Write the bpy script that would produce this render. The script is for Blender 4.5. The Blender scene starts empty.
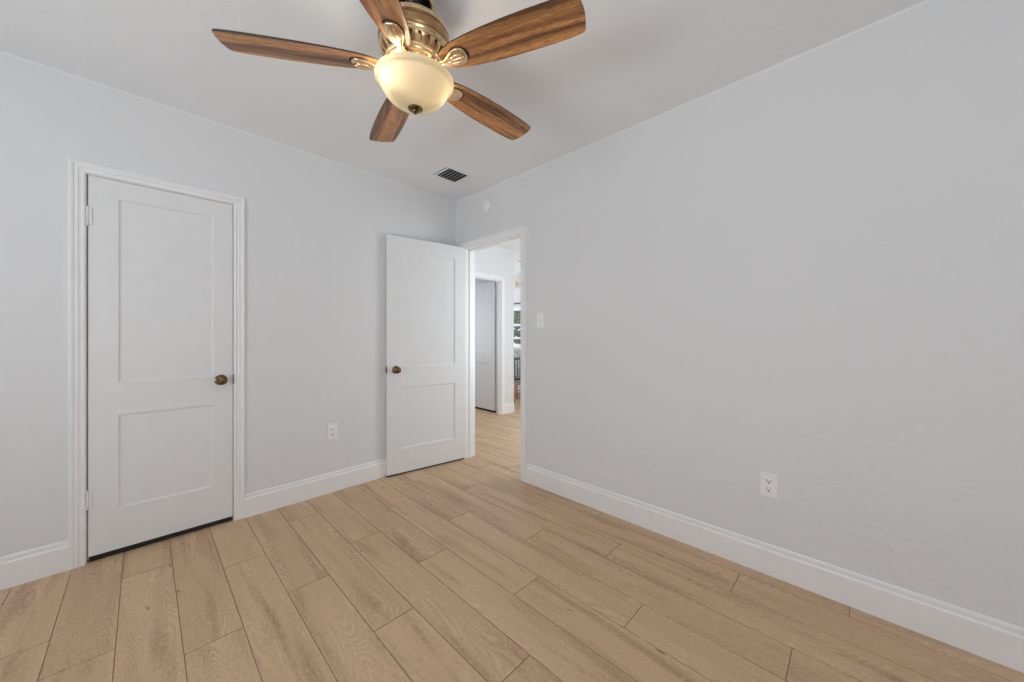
import bpy, bmesh, math, random
from mathutils import Vector, Matrix, Quaternion

random.seed(7)
SC = bpy.context.scene
COL = SC.collection
PI = math.pi

# ------------------------------------------------------------------ camera
CAM = (2.8656, -2.1421, 1.1762)
cd = bpy.data.cameras.new('camera')
cd.sensor_width = 36.0
cd.lens = 359.0 / 1024.0 * 36.0
cd.shift_y = -5.0 / 1024.0
cd.clip_start = 0.02
cam = bpy.data.objects.new('camera', cd)
cam.location = CAM
cam.rotation_euler = (math.radians(90), 0, math.radians(44.2))
COL.objects.link(cam)
SC.camera = cam

# ------------------------------------------------------------------ world, exposure, daylight
SC.view_settings.view_transform = 'Standard'
SC.view_settings.look = 'None'
SC.view_settings.gamma = 1.0
SC.view_settings.use_curve_mapping = False
SC.view_settings.exposure = -0.03
w = bpy.data.worlds.new('sky')
SC.world = w
w.use_nodes = True
wn = w.node_tree
wn.nodes.clear()
wo = wn.nodes.new('ShaderNodeOutputWorld')
wb = wn.nodes.new('ShaderNodeBackground')
wb.inputs['Color'].default_value = (0.86, 0.93, 1.0, 1)
wb.inputs['Strength'].default_value = 1.6
wn.links.new(wb.outputs[0], wo.inputs[0])
SC.cycles.max_bounces = 14
SC.cycles.diffuse_bounces = 10
SC.cycles.glossy_bounces = 5
SC.cycles.transmission_bounces = 8
SC.cycles.transparent_max_bounces = 12
SC.cycles.sample_clamp_indirect = 6.0
SC.cycles.caustics_reflective = False
SC.cycles.caustics_refractive = False
SC.cycles.use_denoising = True

def area(name, loc, rot, sx, sy, power, col):
    l = bpy.data.lights.new(name, 'AREA')
    l.shape = 'RECTANGLE'; l.size = sx; l.size_y = sy; l.energy = power; l.color = col
    o = bpy.data.objects.new(name, l); o.location = loc; o.rotation_euler = rot
    COL.objects.link(o); return o

H = 2.5                 # ceiling
XR, YF = 5.10, -4.00    # right and front walls of the bedroom
WB = 0.014              # room face of the back wall
DAY = (0.905, 0.965, 1.0)
def tilt_area(name, loc, aim, sx, sy, power, col=DAY):
    o = area(name, loc, (0, 0, 0), sx, sy, power, col)
    o.rotation_euler = Vector(aim).to_track_quat('-Z', 'Y').to_euler()
    return o
# area lamps at the window openings, plus added fill lamps tilted up at the ceiling
tilt_area('added_light_front_window', (2.05, YF - 0.10, 1.40), (0, 1, 0), 1.5, 1.2, 12)  # lamp for an added window behind the camera
tilt_area('ceiling_fill_front_window', (2.05, YF - 0.42, 0.55), (0, 0.75, 0.66), 1.5, 0.8, 60)  # added fill lamp that lifts the ceiling tone
tilt_area('added_light_right_window', (XR + 0.10, -2.60, 1.40), (-1, 0, 0), 1.5, 1.2, 4.5)  # lamp for the added window in the right wall
tilt_area('ceiling_fill_right_window', (XR + 0.42, -2.60, 0.55), (-0.75, 0, 0.66), 1.5, 0.8, 30)  # second added ceiling fill, aimed up from the right
tilt_area('daylight_dining_window', (-2.45, 3.47, 1.37), (0, -1, 0), 1.9, 0.8, 17)
tilt_area('daylight_dining_side_window', (-4.37, 2.62, 1.45), (1, 0, 0), 1.1, 1.1, 30)
tilt_area('added_light_hall_window', (1.36, 1.30, 1.35), (-1, 0, 0.1), 1.3, 1.3, 34)  # added lamp, brightens the hall wall from out of view
tilt_area('added_light_side_room_window', (-2.70, 0.75, 1.35), (1, 0, 0), 1.0, 1.1, 9)  # added unseen lamp that lights the far door leaf

# ------------------------------------------------------------------ materials
def newmat(name):
    m = bpy.data.materials.new(name); m.use_nodes = True
    nt = m.node_tree
    return m, nt, nt.nodes['Principled BSDF'], nt.nodes, nt.links

def val(n, l, op, a, b=None, c=None, clamp=False):
    m = n.new('ShaderNodeMath'); m.operation = op; m.use_clamp = clamp
    for i, v in enumerate((a, b, c)):
        if v is None: continue
        if isinstance(v, (int, float)): m.inputs[i].default_value = v
        else: l.new(v, m.inputs[i])
    return m.outputs[0]

def mixc(n, l, f, a, b):
    m = n.new('ShaderNodeMix'); m.data_type = 'RGBA'
    for s, v in ((m.inputs[0], f), (m.inputs[6], a), (m.inputs[7], b)):
        if hasattr(v, 'links'): l.new(v, s)
        elif isinstance(v, tuple): s.default_value = v + ((1,) if len(v) == 3 else ())
        else: s.default_value = v
    return m.outputs[2]

def noise(n, l, vec, scale, detail=3, rough=0.5, dist=0.0):
    t = n.new('ShaderNodeTexNoise')
    t.inputs['Scale'].default_value = scale; t.inputs['Detail'].default_value = detail
    t.inputs['Roughness'].default_value = rough; t.inputs['Distortion'].default_value = dist
    if vec is not None: l.new(vec, t.inputs['Vector'])
    return t.outputs['Fac']

def bump(n, l, b, h, strength, dist):
    bp = n.new('ShaderNodeBump'); bp.inputs['Strength'].default_value = strength
    bp.inputs['Distance'].default_value = dist
    l.new(h, bp.inputs['Height']); l.new(bp.outputs[0], b.inputs['Normal'])

def plaster(name, col, amp):
    m, nt, b, n, l = newmat(name)
    g = n.new('ShaderNodeNewGeometry')
    big = noise(n, l, g.outputs['Position'], 2.2, 3, 0.5, 0.4)
    trow = noise(n, l, g.outputs['Position'], 9.0, 4, 0.55, 1.6)
    fine = noise(n, l, g.outputs['Position'], 160.0, 2, 0.5)
    patch = n.new('ShaderNodeMapRange')
    l.new(noise(n, l, g.outputs['Position'], 1.1, 1, 0.5), patch.inputs[0])
    patch.inputs[1].default_value = 0.50; patch.inputs[2].default_value = 0.66
    h = val(n, l, 'ADD', val(n, l, 'MULTIPLY', big, 1.0),
            val(n, l, 'ADD', val(n, l, 'MULTIPLY', val(n, l, 'MULTIPLY', trow, patch.outputs[0]), 0.50),
                val(n, l, 'MULTIPLY', fine, 0.012)))
    tone = noise(n, l, g.outputs['Position'], 0.9, 2, 0.5)
    c = mixc(n, l, tone, tuple(x * 0.975 for x in col), tuple(min(1, x * 1.02) for x in col))
    l.new(c, b.inputs['Base Color'])
    b.inputs['Roughness'].default_value = 0.62
    b.inputs['Specular IOR Level'].default_value = 0.28
    bump(n, l, b, h, 1.0, amp)
    return m

def plain(name, col, rough=0.5, metal=0.0, spec=0.5, bumpamp=0.0, bscale=60):
    m, nt, b, n, l = newmat(name)
    g = n.new('ShaderNodeTexCoord')
    nz = noise(n, l, g.outputs['Object'], 14.0, 2)
    c = mixc(n, l, nz, tuple(x * 0.97 for x in col), tuple(min(1, x * 1.03) for x in col))
    l.new(c, b.inputs['Base Color'])
    b.inputs['Roughness'].default_value = rough; b.inputs['Metallic'].default_value = metal
    b.inputs['Specular IOR Level'].default_value = spec
    if bumpamp:
        bump(n, l, b, noise(n, l, g.outputs['Object'], bscale, 2), 1.0, bumpamp)
    return m

M_WALL = plaster('wall_paint', (0.765, 0.777, 0.795), 0.010)
M_CEIL = plaster('ceiling_paint', (0.845, 0.872, 0.905), 0.010)
M_TRIM = plain('white_trim_paint', (0.87, 0.88, 0.895), 0.36, 0, 0.45, 0.0003, 40)
M_DOOR = plain('white_door_paint', (0.80, 0.81, 0.825), 0.40, 0, 0.45, 0.0004, 30)
M_PLATE = plain('white_plastic', (0.89, 0.89, 0.90), 0.35, 0, 0.5)
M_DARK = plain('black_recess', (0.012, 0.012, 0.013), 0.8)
M_GREYM = plain('vent_grey', (0.70, 0.70, 0.71), 0.45)
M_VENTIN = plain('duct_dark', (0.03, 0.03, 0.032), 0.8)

def m_metal(name, c1, c2, rough, scale=18, metal=1.0):
    m, nt, b, n, l = newmat(name)
    t = n.new('ShaderNodeTexCoord')
    nz = noise(n, l, t.outputs['Object'], scale, 4, 0.6)
    mr = n.new('ShaderNodeMapRange'); l.new(nz, mr.inputs[0])
    mr.inputs[1].default_value = 0.35; mr.inputs[2].default_value = 0.65
    l.new(mixc(n, l, mr.outputs[0], c1, c2), b.inputs['Base Color'])
    b.inputs['Metallic'].default_value = metal; b.inputs['Roughness'].default_value = rough
    return m
M_BRONZE = m_metal('antique_brass', (0.035, 0.024, 0.016), (0.34, 0.22, 0.10), 0.25, 90)
M_GOLD = m_metal('aged_champagne_gold', (0.62, 0.42, 0.22), (0.86, 0.66, 0.42), 0.26, 30, 0.9)
M_GOLDB = m_metal('brown_gold_band', (0.30, 0.17, 0.08), (0.46, 0.28, 0.14), 0.34, 30, 0.85)
M_IRON = m_metal('black_metal', (0.02, 0.022, 0.026), (0.05, 0.055, 0.065), 0.4, 30, 0.6)

def m_floor():
    m, nt, b, n, l = newmat('oak_laminate')
    uv = n.new('ShaderNodeUVMap'); uv.uv_map = 'plank'
    at = n.new('ShaderNodeAttribute'); at.attribute_name = 'tone'
    sp = n.new('ShaderNodeSeparateXYZ'); l.new(uv.outputs[0], sp.inputs[0])
    sc = n.new('ShaderNodeSeparateColor'); l.new(at.outputs['Color'], sc.inputs[0])
    r1, r2, r3 = sc.outputs[0], sc.outputs[1], sc.outputs[2]
    def vec(su, sv, seed, k=37.0):
        c = n.new('ShaderNodeCombineXYZ')
        l.new(val(n, l, 'MULTIPLY', sp.outputs[0], su), c.inputs[0])
        l.new(val(n, l, 'MULTIPLY', sp.outputs[1], sv), c.inputs[1])
        l.new(val(n, l, 'MULTIPLY', seed, k), c.inputs[2])
        return c.outputs[0]
    # cathedral figure: contour lines of a stretched noise
    body = noise(n, l, vec(1.5, 8.5, r1), 1.0, 1.5, 0.4, 0.25)
    ring = val(n, l, 'FRACT', val(n, l, 'MULTIPLY', body, 34.0))
    ring = val(n, l, 'ABSOLUTE', val(n, l, 'SUBTRACT', ring, 0.5))          # 0..0.5
    ringw = n.new('ShaderNodeMapRange'); l.new(ring, ringw.inputs[0])
    ringw.inputs[1].default_value = 0.0; ringw.inputs[2].default_value = 0.42
    # only in part of each plank
    mask = n.new('ShaderNodeMapRange'); l.new(noise(n, l, vec(1.6, 9.0, r2, 53.0), 1.0, 2, 0.5), mask.inputs[0])
    mask.inputs[1].default_value = 0.42; mask.inputs[2].default_value = 0.62
    wav = noise(n, l, vec(45.0, 60.0, r3), 1.0, 2, 0.6)
    line = val(n, l, 'MULTIPLY', val(n, l, 'SUBTRACT', 1.0, ringw.outputs[0]),
               val(n, l, 'MULTIPLY', mask.outputs[0], val(n, l, 'ADD', wav, 0.15)))
    # fine pores along the plank, cross mottling
    pore = noise(n, l, vec(9.0, 210.0, r2), 1.0, 3, 0.6)
    fleck = noise(n, l, vec(70.0, 130.0, r1), 1.0, 3, 0.65)
    # broad brown streaks
    st = n.new('ShaderNodeMapRange'); l.new(noise(n, l, vec(1.3, 13.0, r3, 91.0), 1.0, 3, 0.55, 0.3), st.inputs[0])
    st.inputs[1].default_value = 0.48; st.inputs[2].default_value = 0.70
    # knots and short dark dashes
    vo = n.new('ShaderNodeTexVoronoi'); vo.feature = 'F1'; vo.inputs['Scale'].default_value = 1.0
    l.new(vec(3.6, 13.0, r1, 71.0), vo.inputs['Vector'])
    kn = n.new('ShaderNodeMapRange'); l.new(vo.outputs['Distance'], kn.inputs[0])
    kn.inputs[1].default_value = 0.09; kn.inputs[2].default_value = 0.02
    ksel = val(n, l, 'GREATER_THAN', val(n, l, 'FRACT', val(n, l, 'MULTIPLY', vo.outputs['Color'], 3.7)), 0.72)
    knot = val(n, l, 'MULTIPLY', kn.outputs[0], ksel)
    base = mixc(n, l, r1, FL_A, FL_B)
    c = mixc(n, l, val(n, l, 'MULTIPLY', st.outputs[0], 0.75), base, FL_S)
    c = mixc(n, l, val(n, l, 'MULTIPLY', val(n, l, 'SUBTRACT', pore, 0.35, clamp=True), 0.55, clamp=True), c, FL_S)
    c = mixc(n, l, val(n, l, 'MULTIPLY', val(n, l, 'SUBTRACT', fleck, 0.42, clamp=True), 1.5, clamp=True), c, FL_L)
    c = mixc(n, l, val(n, l, 'MULTIPLY', line, 0.75, clamp=True), c, FL_L)
    c = mixc(n, l, val(n, l, 'MULTIPLY', knot, 0.75), c, FL_K)
    l.new(c, b.inputs['Base Color'])
    b.inputs['Roughness'].default_value = 0.42
    b.inputs['Specular IOR Level'].default_value = 0.42
    bump(n, l, b, val(n, l, 'ADD', pore, line), 0.25, 0.0006)
    return m
FL_A, FL_B = (0.640, 0.430, 0.262), (0.560, 0.372, 0.222)
FL_L, FL_S, FL_K = (0.80, 0.585, 0.390), (0.320, 0.186, 0.098), (0.110, 0.062, 0.034)
M_FLOOR = m_floor()
M_GROOVE = plain('plank_groove', (0.26, 0.165, 0.10), 0.7)

def m_blade():
    m, nt, b, n, l = newmat('walnut_blade')
    t = n.new('ShaderNodeTexCoord'); oi = n.new('ShaderNodeObjectInfo')
    mp = n.new('ShaderNodeMapping'); l.new(t.outputs['Object'], mp.inputs[0])
    mp.inputs['Scale'].default_value = (1.6, 24.0, 4.0)
    cx = n.new('ShaderNodeCombineXYZ')
    l.new(val(n, l, 'MULTIPLY', oi.outputs['Random'], 40.0), cx.inputs[2])
    l.new(cx.outputs[0], mp.inputs['Location'])
    g1 = noise(n, l, mp.outputs[0], 1.0, 4, 0.6, 0.5)
    mp2 = n.new('ShaderNodeMapping'); l.new(t.outputs['Object'], mp2.inputs[0])
    mp2.inputs['Scale'].default_value = (28.0, 320.0, 10.0)
    l.new(cx.outputs[0], mp2.inputs['Location'])
    g2 = noise(n, l, mp2.outputs[0], 1.0, 3, 0.6)
    s1 = n.new('ShaderNodeMapRange'); l.new(g1, s1.inputs[0])
    s1.inputs[1].default_value = 0.40; s1.inputs[2].default_value = 0.62
    c = mixc(n, l, s1.outputs[0], (0.74, 0.35, 0.125), (0.165, 0.068, 0.028))
    s2 = n.new('ShaderNodeMapRange'); l.new(g2, s2.inputs[0])
    s2.inputs[1].default_value = 0.45; s2.inputs[2].default_value = 0.7
    c = mixc(n, l, val(n, l, 'MULTIPLY', s2.outputs[0], 0.72), c, (0.050, 0.024, 0.012))
    l.new(c, b.inputs['Base Color'])
    b.inputs['Roughness'].default_value = 0.36
    bump(n, l, b, g2, 0.3, 0.0005)
    return m
M_BLADE = m_blade()
M_BLADE_EDGE = plain('blade_edge_dark', (0.035, 0.022, 0.014), 0.5)

def m_bowl():
    m, nt, b, n, l = newmat('frosted_cream_glass')
    n.remove(b)
    out = n['Material Output']
    tr = n.new('ShaderNodeBsdfTranslucent'); tr.inputs[0].default_value = (0.25, 0.208, 0.132, 1)
    df = n.new('ShaderNodeBsdfDiffuse'); df.inputs[0].default_value = (0.86, 0.78, 0.60, 1)
    gl = n.new('ShaderNodeBsdfGlossy'); gl.inputs['Roughness'].default_value = 0.18
    em = n.new('ShaderNodeEmission'); em.inputs[0].default_value = (1.0, 0.78, 0.42, 1); em.inputs[1].default_value = 0.05
    a = n.new('ShaderNodeMixShader'); a.inputs[0].default_value = 0.42
    l.new(tr.outputs[0], a.inputs[1]); l.new(df.outputs[0], a.inputs[2])
    fr = n.new('ShaderNodeFresnel'); fr.inputs[0].default_value = 1.35
    g = n.new('ShaderNodeMixShader'); l.new(fr.outputs[0], g.inputs[0])
    l.new(a.outputs[0], g.inputs[1]); l.new(gl.outputs[0], g.inputs[2])
    s = n.new('ShaderNodeAddShader'); l.new(g.outputs[0], s.inputs[0]); l.new(em.outputs[0], s.inputs[1])
    l.new(s.outputs[0], out.inputs[0])
    return m
M_BOWL = m_bowl()

def emis(name, col, st):
    m, nt, b, n, l = newmat(name)
    b.inputs['Base Color'].default_value = col + (1,)
    b.inputs['Emission Color'].default_value = col + (1,)
    b.inputs['Emission Strength'].default_value = st
    return m

def m_pane():
    m, nt, b, n, l = newmat('window_glass')
    n.remove(b)
    t = n.new('ShaderNodeBsdfTransparent'); g = n.new('ShaderNodeBsdfGlossy'); g.inputs['Roughness'].default_value = 0.02
    x = n.new('ShaderNodeMixShader'); x.inputs[0].default_value = 0.05
    l.new(t.outputs[0], x.inputs[1]); l.new(g.outputs[0], x.inputs[2]); l.new(x.outputs[0], n['Material Output'].inputs[0])
    return m
M_PANE = m_pane()

# ------------------------------------------------------------------ mesh helpers
def link(name, bm, mats, parent=None, smooth=False, loc=None):
    me = bpy.data.meshes.new(name)
    bm.normal_update(); bm.to_mesh(me); bm.free()
    for m in (mats if isinstance(mats, (list, tuple)) else [mats]): me.materials.append(m)
    if smooth: 
        for p in me.polygons: p.use_smooth = True
    o = bpy.data.objects.new(name, me); COL.objects.link(o)
    if parent is not None: o.parent = parent
    if loc: o.location = loc
    return o

def tag(o, label=None, cat=None, group=None, kind=None):
    if label: o['label'] = label
    if cat: o['category'] = cat
    if group: o['group'] = group
    if kind: o['kind'] = kind
    return o

def empty(name, loc, rotz=0.0):
    o = bpy.data.objects.new(name, None); o.empty_display_size = 0.1
    o.location = loc; o.rotation_euler = (0, 0, rotz); COL.objects.link(o); return o

def box(bm, x0, x1, y0, y1, z0, z1, bev=0.0, mat=0):
    v = [bm.verts.new((x, y, z)) for x in (x0, x1) for y in (y0, y1) for z in (z0, z1)]
    idx = [(0, 1, 3, 2), (4, 6, 7, 5), (0, 4, 5, 1), (2, 3, 7, 6), (0, 2, 6, 4), (1, 5, 7, 3)]
    fs = []
    for f in idx:
        q = bm.faces.new([v[i] for i in f]); q.material_index = mat; fs.append(q)
    if bev > 0:
        es = list({e for f in fs for e in f.edges})
        r = bmesh.ops.bevel(bm, geom=es, offset=bev, segments=2, affect='EDGES', profile=0.6)
        for f in r['faces']: f.material_index = mat
    return v

def lathe(bm, prof, seg=48, mat=0, M=None, a0=0.0):
    """prof: list of (r, z); revolved about z"""
    rings = []
    for r, z in prof:
        if r < 1e-6:
            p = Vector((0, 0, z)); rings.append([bm.verts.new(M @ p if M else p)])
        else:
            row = []
            for i in range(seg):
                a = a0 + 2 * PI * i / seg
                p = Vector((r * math.cos(a), r * math.sin(a), z)); row.append(bm.verts.new(M @ p if M else p))
            rings.append(row)
    for k in range(len(rings) - 1):
        a, b = rings[k], rings[k + 1]
        for i in range(seg):
            j = (i + 1) % seg
            if len(a) == 1 and len(b) == 1: continue
            if len(a) == 1: f = bm.faces.new((a[0], b[j], b[i]))
            elif len(b) == 1: f = bm.faces.new((a[i], a[j], b[0]))
            else: f = bm.faces.new((a[i], a[j], b[j], b[i]))
            f.material_index = mat; f.smooth = True
    bmesh.ops.recalc_face_normals(bm, faces=bm.faces[:])

def tube(bm, pts, r, seg=10, mat=0, caps=True):
    pts = [Vector(p) for p in pts]
    rows = []
    up = Vector((0, 0, 1))
    for i, p in enumerate(pts):
        d = (pts[min(i + 1, len(pts) - 1)] - pts[max(i - 1, 0)]).normalized()
        u = up if abs(d.dot(up)) < 0.95 else Vector((1, 0, 0))
        a = d.cross(u).normalized(); b = d.cross(a).normalized()
        rr = r[i] if isinstance(r, (list, tuple)) else r
        rows.append([bm.verts.new(p + a * rr * math.cos(2 * PI * k / seg) + b * rr * math.sin(2 * PI * k / seg)) for k in range(seg)])
    for x, y in zip(rows, rows[1:]):
        for k in range(seg):
            f = bm.faces.new((x[k], x[(k + 1) % seg], y[(k + 1) % seg], y[k])); f.smooth = True; f.material_index = mat
    if caps:
        for q in (rows[0], rows[-1]):
            f = bm.faces.new(q); f.material_index = mat
    bmesh.ops.recalc_face_normals(bm, faces=bm.faces[:])

def sweep(bm, prof, path, frames, mat=0):
    """prof points (u, v); frames: per path point (U, V) vectors already mitred"""
    rows = []
    for p, (U, V) in zip(path, frames):
        rows.append([bm.verts.new(Vector(p) + U * u + V * v) for u, v in prof])
    for a, b in zip(rows, rows[1:]):
        for k in range(len(prof)):
            j = (k + 1) % len(prof)
            f = bm.faces.new((a[k], a[j], b[j], b[k])); f.material_index = mat
    for q in (rows[0], rows[-1]):
        bm.faces.new(q)
    bmesh.ops.recalc_face_normals(bm, faces=bm.faces[:])

# ------------------------------------------------------------------ floor (laminate planks, x runs along the plank)
def build_floor():
    bm = bmesh.new()
    uvl = bm.loops.layers.uv.new('plank')
    cl = bm.loops.layers.float_color.new('tone')
    X0, X1 = -4.3, XR + 0.12
    W, L, g = 0.178, 1.2, 0.0011
    box(bm, X0, X1, YF - 0.12, 3.55, -0.08, -0.003, mat=1)
    known = {0: .853, 1: .30, 2: 1.075, 3: .553, 4: .985, 5: .275, 6: .79, 7: 1.22, 8: .535, 9: .98,
             10: .28, 11: .69, 12: 1.235, 13: .43}
    row = -5
    while True:
        y0 = -2.392 + W * row; y1 = y0 + W
        if y0 > 3.54: break
        off = known.get(row, random.uniform(0, L))
        x = off - L * 8
        while x < X1:
            xa, xb = max(x, X0), min(x + L, X1)
            ya, yb = max(y0, YF - 0.12), min(y1, 3.55)
            if xb - xa > 0.01 and yb - ya > 0.01:
                r = (random.random(), random.random(), random.random(), 1)
                b = 0.0010
                A = [(xa + g, ya + g), (xb - g, ya + g), (xb - g, yb - g), (xa + g, yb - g)]
                B = [(xa + g + b, ya + g + b), (xb - g - b, ya + g + b), (xb - g - b, yb - g - b), (xa + g + b, yb - g - b)]
                lo = [bm.verts.new((p[0], p[1], -0.0028)) for p in A]
                mi = [bm.verts.new((p[0], p[1], -0.0008)) for p in A]
                hi = [bm.verts.new((p[0], p[1], 0.0)) for p in B]
                fs = [bm.faces.new(hi)]
                for i in range(4):
                    j = (i + 1) % 4
                    fs.append(bm.faces.new((mi[i], mi[j], hi[j], hi[i])))
                    q = bm.faces.new((lo[i], lo[j], mi[j], mi[i])); q.material_index = 1
                    fs.append(q)
                for f in fs:
                    for lp in f.loops:
                        c = lp.vert.co
                        lp[uvl].uv = (c.x - x, c.y - y0); lp[cl] = r
            x += L
        row += 1
    o = link('floor', bm, [M_FLOOR, M_GROOVE])
    tag(o, 'light oak laminate plank floor running from the bedroom into the hall', 'floor', kind='structure')
build_floor()

# ------------------------------------------------------------------ walls
def wall(name, boxes, label, extra=None, mats=None):
    bm = bmesh.new()
    for b in boxes: box(bm, *b)
    if extra: extra(bm)
    o = link(name, bm, mats or M_WALL)
    tag(o, label, 'wall', kind='structure'); return o

D1a, D1b, DH = -2.345, -1.739, 2.013      # closet door opening on wall_left
O1, O2, OH = 0.150, 0.872, 2.006          # doorway in wall_back
JW = 0.018
def corner_arc(bm):
    r, n = 0.008, 4
    prev = None
    for i in range(n + 1):
        a = PI / 2 * i / n
        x = r - r * math.cos(a); y = WB - r + r * math.sin(a)
        q = (bm.verts.new((x, y, 0)), bm.verts.new((x, y, H)))
        if prev:
            f = bm.faces.new((prev[0], q[0], q[1], prev[1])); f.smooth = True
        prev = q
wall('wall_left', [(-0.12, 0, YF - 0.12, D1a - JW, 0, H + .05), (-0.12, 0, D1b + JW, 0.12, 0, H + .05), (-0.12, 0, D1a - JW, D1b + JW, DH + JW, H + .05)],
     'pale grey bedroom wall holding the closed closet door', corner_arc)
wall('wall_back', [(-1.0, O1 - JW, WB, 0.13, 0, H + .05), (O2 + JW, XR + 0.12, WB, 0.13, 0, H + .05), (O1 - JW, O2 + JW, WB, 0.13, OH + JW, H + .05)],
     'pale grey bedroom wall pierced by the open doorway')
# right wall with a window added for light, behind the camera
WRa, WRb, WFa, WFb, WZ0, WZ1 = -3.40, -1.80, 1.25, 2.85, 0.55, 2.10
wall('wall_right', [(XR, XR + 0.12, YF - 0.12, WRa, 0, H + .05), (XR, XR + 0.12, WRb, 0.13, 0, H + .05),
                    (XR, XR + 0.12, WRa, WRb, 0, WZ0), (XR, XR + 0.12, WRa, WRb, WZ1, H + .05)],
     'pale grey bedroom wall behind the camera with an added wide window')
wall('wall_front', [(-0.12, WFa, YF - 0.12, YF, 0, H + .05), (WFb, XR + 0.12, YF - 0.12, YF, 0, H + .05),
                    (WFa, WFb, YF - 0.12, YF, 0, WZ0), (WFa, WFb, YF - 0.12, YF, WZ1, H + .05)],
     'pale grey bedroom wall behind the camera facing the hall doorway')
D3a, D3b = 0.955, 1.598                    # door_3 opening on wall x = -1
wall('wall_hall_left', [(-1.1, -1.0, 0.0, D3a - JW, 0, H + .05), (-1.1, -1.0, D3b + JW, 1.872, 0, H + .05), (-1.1, -1.0, D3a - JW, D3b + JW, OH + JW, H + .05)],
     'white hall wall holding the far open door')
wall('wall_hall_right', [(1.25, 1.35, 0.13, 0.6, 0, H + .05), (1.25, 1.35, 2.0, 3.52, 0, H + .05), (1.25, 1.35, 0.6, 2.0, 0, 0.65), (1.25, 1.35, 0.6, 2.0, 2.05, H + .05)], 'white wall closing the right side of the hall')
wall('wall_side_room', [(-4.3, -1.1, 1.772, 1.872, 0, H + .05), (-2.7, -2.6, -0.1, 0.2, 0, H + .05), (-2.7, -2.6, 1.3, 1.772, 0, H + .05), (-2.7, -2.6, 0.2, 1.3, 0, 0.75), (-2.7, -2.6, 0.2, 1.3, 1.95, H + .05), (-2.6, -1.1, -0.1, 0.0, 0, H + .05)],
     'white walls of the small room behind the far open door')
wall('wall_closet', [(-0.80, -0.72, -2.6, -1.5, 0, H), (-0.72, -0.12, -2.6, -2.52, 0, H), (-0.72, -0.12, -1.58, -1.5, 0, H)],
     'walls of the dark closet behind the closed door')
DX0, DX1, DZ0, DZ1 = -3.45, -1.45, 0.93, 1.80
wall('wall_dining', [(-4.42, DX0, 3.4, 3.52, 0, H + .05), (DX1, 1.35, 3.4, 3.52, 0, H + .05),
                     (DX0, DX1, 3.4, 3.52, 0, DZ0), (DX0, DX1, 3.4, 3.52, DZ1, H + .05)],
     'white far wall of the dining room with the garden window')
wall('wall_dining_side', [(-4.42, -4.3, 1.772, 2.02, 0, H + .05), (-4.42, -4.3, 3.22, 3.52, 0, H + .05), (-4.42, -4.3, 2.02, 3.22, 0, 0.85), (-4.42, -4.3, 2.02, 3.22, 2.05, H + .05)],
     'white side wall of the dining room')

# ceiling with a soft plaster cove
def build_ceiling():
    bm = bmesh.new()
    box(bm, -4.42, XR + 0.12, YF - 0.12, 3.52, H, H + 0.15)
    R = 0.006; n = 4
    def cove(p0, p1, nrm):
        nrm = Vector(nrm); prev = None
        for i in range(n + 1):
            a = PI / 2 * i / n
            d = R - R * math.cos(a); z = H - R + R * math.sin(a)
            q = [bm.verts.new((p[0] + nrm.x * d, p[1] + nrm.y * d, z)) for p in (p0, p1)]
            if prev:
                f = bm.faces.new((prev[0], prev[1], q[1], q[0])); f.smooth = True
            prev = q
    cove((0, YF), (0, WB), (1, 0, 0)); cove((0, WB), (XR, WB), (0, -1, 0))
    cove((XR, WB), (XR, YF), (-1, 0, 0)); cove((XR, YF), (0, YF), (0, 1, 0))
    o = link('ceiling', bm, M_CEIL)
    tag(o, 'flat white plaster ceiling above the fan', 'ceiling', kind='structure')
build_ceiling()

# ------------------------------------------------------------------ baseboards
BB = [(0, 0), (0.013, 0), (0.013, 0.116), (0.0115, 0.121), (0.0075, 0.123), (0.0065, 0.126), (0.0070, 0.138),
      (0.0060, 0.144), (0.003, 0.149), (0, 0.150)]
def baseboard(name, p0, p1, nrm, label):
    bm = bmesh.new()
    N, Z = Vector(nrm), Vector((0, 0, 1))
    prof = [(u + 0.0, v) for u, v in BB]
    sweep(bm, prof, [Vector(p0), Vector(p1)], [(N, Z), (N, Z)])
    o = link(name, bm, M_TRIM); tag(o, label, 'baseboard', kind='structure')
baseboard('baseboard_left', (0, YF, 0), (0, D1a - .055, 0), (1, 0, 0), 'short white baseboard left of the closet door')
baseboard('baseboard_left_corner', (0, D1b + .055, 0), (0, WB, 0), (1, 0, 0), 'white baseboard between the closet door and the open door')
baseboard('baseboard_back', (O2 + .060, WB, 0), (XR, WB, 0), (0, -1, 0), 'long white baseboard along the wall right of the doorway')
baseboard('baseboard_right', (XR, WB, 0), (XR, YF, 0), (-1, 0, 0), 'white baseboard behind the camera on the right wall')
baseboard('baseboard_front', (0, YF, 0), (XR, YF, 0), (0, 1, 0), 'white baseboard behind the camera facing the doorway')
baseboard('baseboard_hall', (-1.0, D3b + .06, 0), (-1.0, 1.872, 0), (1, 0, 0), 'white baseboard at the hall corner beside the far door')
baseboard('baseboard_dining', (-4.3, 3.4, 0), (1.25, 3.4, 0), (0, -1, 0), 'white baseboard under the garden window')

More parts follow.
